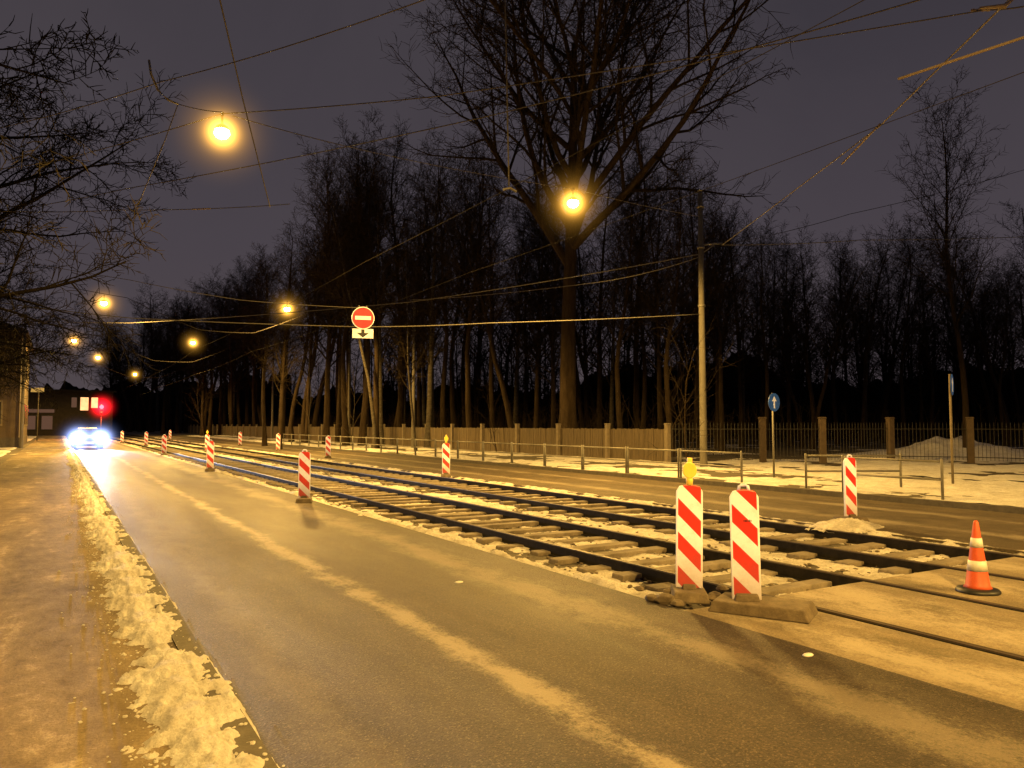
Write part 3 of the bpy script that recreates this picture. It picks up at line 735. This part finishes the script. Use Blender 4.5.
# low lit building at the end of the street
g = P(72,425,118)
t = empty('end_building', (g.x,g.y,.0), R(8), 'dark distant building with warm lit upper windows at the end of the street', 'building')
MB().box((-1,2,3.4),(13,5,6.8)).build('wall', nmat('pavilion_wall',(.025,.019,.015),(.05,.037,.028),2,.8,.1), t)
MB().box((-1,2,6.9),(13.8,5.8,.25)).build('roof', M['darkmetal'], t)
lit = emat('lit_window', (1,.50,.20), 1.8, 1.2, .8); lit2 = emat('lit_window_dim', (1,.5,.3), .12)
for x_ in (-5.6,-3.4): 
    w_ = MB().box((x_,-.55,2.0),(1.6,.1,2.2)).build('window', M['darkmetal'], t); MB().box((x_,-.62,2.0),(1.4,.03,2.0)).build('pane', lit2, w_)
for x_, wd, z_, hz_ in ((1.5,1.1,4.9,2.0),(2.9,.9,5.1,1.6),(.1,.7,5.1,1.5)):
    w_ = MB().box((x_,-.55,z_),(wd+.2,.1,hz_+.2)).build('window', M['darkmetal'], t); MB().box((x_,-.62,z_),(wd,.03,hz_)).build('pane', lit if x_ > 1 else lit2, w_)
MB().box((-4.6,-.6,3.75),(4.2,.12,.5)).build('fascia_sign', lit2, t)
def ball(R0): return MB().lathe([(R0*math.sin(math.pi*i/12)+.001, -R0*math.cos(math.pi*i/12)) for i in range(13)], 20)
g = G(37,441,.12)
t = empty('plate_sign', (g.x,g.y,.1), 0, 'small white plate sign on a post beside the left building', 'sign')
hh = 1.65+28/769*(g.length)
MB().lathe([(.05,0),(.045,hh+.3)], 8).build('post', M['conc'], t, True); MB().box((-.1,-.06,hh+.1),(1.1,.03,.42)).build('plate', M['white'], t)
# ------------------------------------------------------------------ traffic light
g = P(101,425,82)
t = empty('traffic_light', (g.x,g.y,0), 0, 'red traffic light glowing at the end of the near lane', 'traffic light')
hz = 1.65+(425-407)/769*82
MB().lathe([(.07,0),(.06,hz+.3)], 10).build('pole', M['conc'], t, True)
MB().box((0,-.14,hz-.32),(.34,.18,1.0)).build('signal_box', M['black'], t, bevel=.02)
rl_ = MB().lathe([(.02,-.05),(.20,0),(.21,.02)], 18).build('red_lens', emat('red_lens',(1,.012,.015),40), t, True); rl_.location = (0,-.28,hz); rl_.rotation_euler = (R(90),0,0)
for q in (-.32,-.64):
    d_ = MB().lathe([(.02,-.03),(.12,0),(.13,.02)], 18).build('dark_lens', M['darkmetal'], t, True); d_.location = (0,-.25,hz+q); d_.rotation_euler = (R(90),0,0)
h = ball(2.4).build('glow_halo', halomat('red_halo',(1,.006,.015),22,2.4,7), t, True); h.location = (0,-.4,hz)  # added glowing ball imitating the bloom of the red light
l = lightpt((0,-.8,hz), 1200, (1,.04,.04), .1); l.parent = t
# ------------------------------------------------------------------ car
cp = P(85,425,54)
t = empty('oncoming_car', (cp.x+.15,cp.y,0), R(2), 'oncoming car with bright bluish headlights on the near lane', 'car')
paint = nmat('car_paint',(.05,.055,.065),(.07,.075,.085),3,.3,0,metal=.4)
def car_hull(prof, wb, wt):
    mb = MB(); n_ = len(prof)
    for sx in (-1,1):
        for y_, z_ in prof:
            k = wb+(wt-wb)*max(0,min(1,(z_-.5)/.95)); mb.v.append((sx*k, y_, z_))
    mb.f.append(tuple(range(n_))); mb.f.append(tuple(range(n_,2*n_))[::-1])
    for i in range(n_):
        j = (i+1)%n_; mb.f.append((i, n_+i, n_+j, j))
    return mb
car_hull([(-2.1,.22),(-2.18,.42),(-2.12,.66),(-1.95,.80),(-1.1,.95),(1.7,1.0),(2.1,.92),(2.2,.6),(2.15,.25)], .90, .80).build('body', paint, t, bevel=.05)
car_hull([(-1.15,.94),(-.35,1.40),(0,1.46),(1.0,1.44),(1.75,.98)], .86, .60).build('cabin', paint, t, bevel=.04)
MB().prism([(-.62,0),(.62,0),(.52,.5),(-.52,.5)], 0, .012).build('windscreen', wm, t).matrix_local = Matrix.Translation((0,-1.12,.985))@Matrix.Rotation(R(-59),4,'X')
MB().box((0,-2.165,.60),(.9,.06,.12)).build('grille', M['black'], t); MB().box((0,-2.2,.42),(.52,.02,.11)).build('number_plate', M['white'], t)
hlm = emat('headlight',(.75,.85,1),60); halo_m = halomat('headlight_halo',(.34,.46,1),40,1.9,8,.35)
for sx in (-1,1):
    MB().box((sx*.95,-.75,1.0),(.2,.12,.13)).build('mirror', paint, t, bevel=.03)
    for y_ in (-1.35,1.35):
        wz = MB().lathe([(.2,-.1),(.31,-.1),(.33,-.07),(.33,.07),(.31,.1),(.2,.1)], 20).build('wheel', M['rubber'], t, True); wz.location = (sx*.80,y_,.33); wz.rotation_euler = (0,R(90),0)
        MB().lathe([(.05,-.105),(.2,-.09),(.2,.09),(.05,.105)], 12).build('rim', M['galv'], wz, True)
    hd = MB().lathe([(.02,-.04),(.13,-.02),(.15,.02)], 16).build('headlight', hlm, t, True); hd.location = (sx*.66,-2.13,.68); hd.rotation_euler = (R(90),0,0)
    h = ball(1.9).build('glow_halo', halo_m, t, True); h.location = (sx*.66,-2.2,.72)  # added glowing ball imitating headlight glare
    l = bpy.data.lights.new('headlight_beam','SPOT'); l.energy = 18000; l.color = (.66,.74,1); l.spot_size = R(28); l.spot_blend = .9; l.shadow_soft_size = .08
    lo = bpy.data.objects.new('headlight_beam', l); C.objects.link(lo); lo.parent = t; lo.location = (sx*.66,-2.4,.68); lo.rotation_euler = (R(82.5),0,R(180+4))
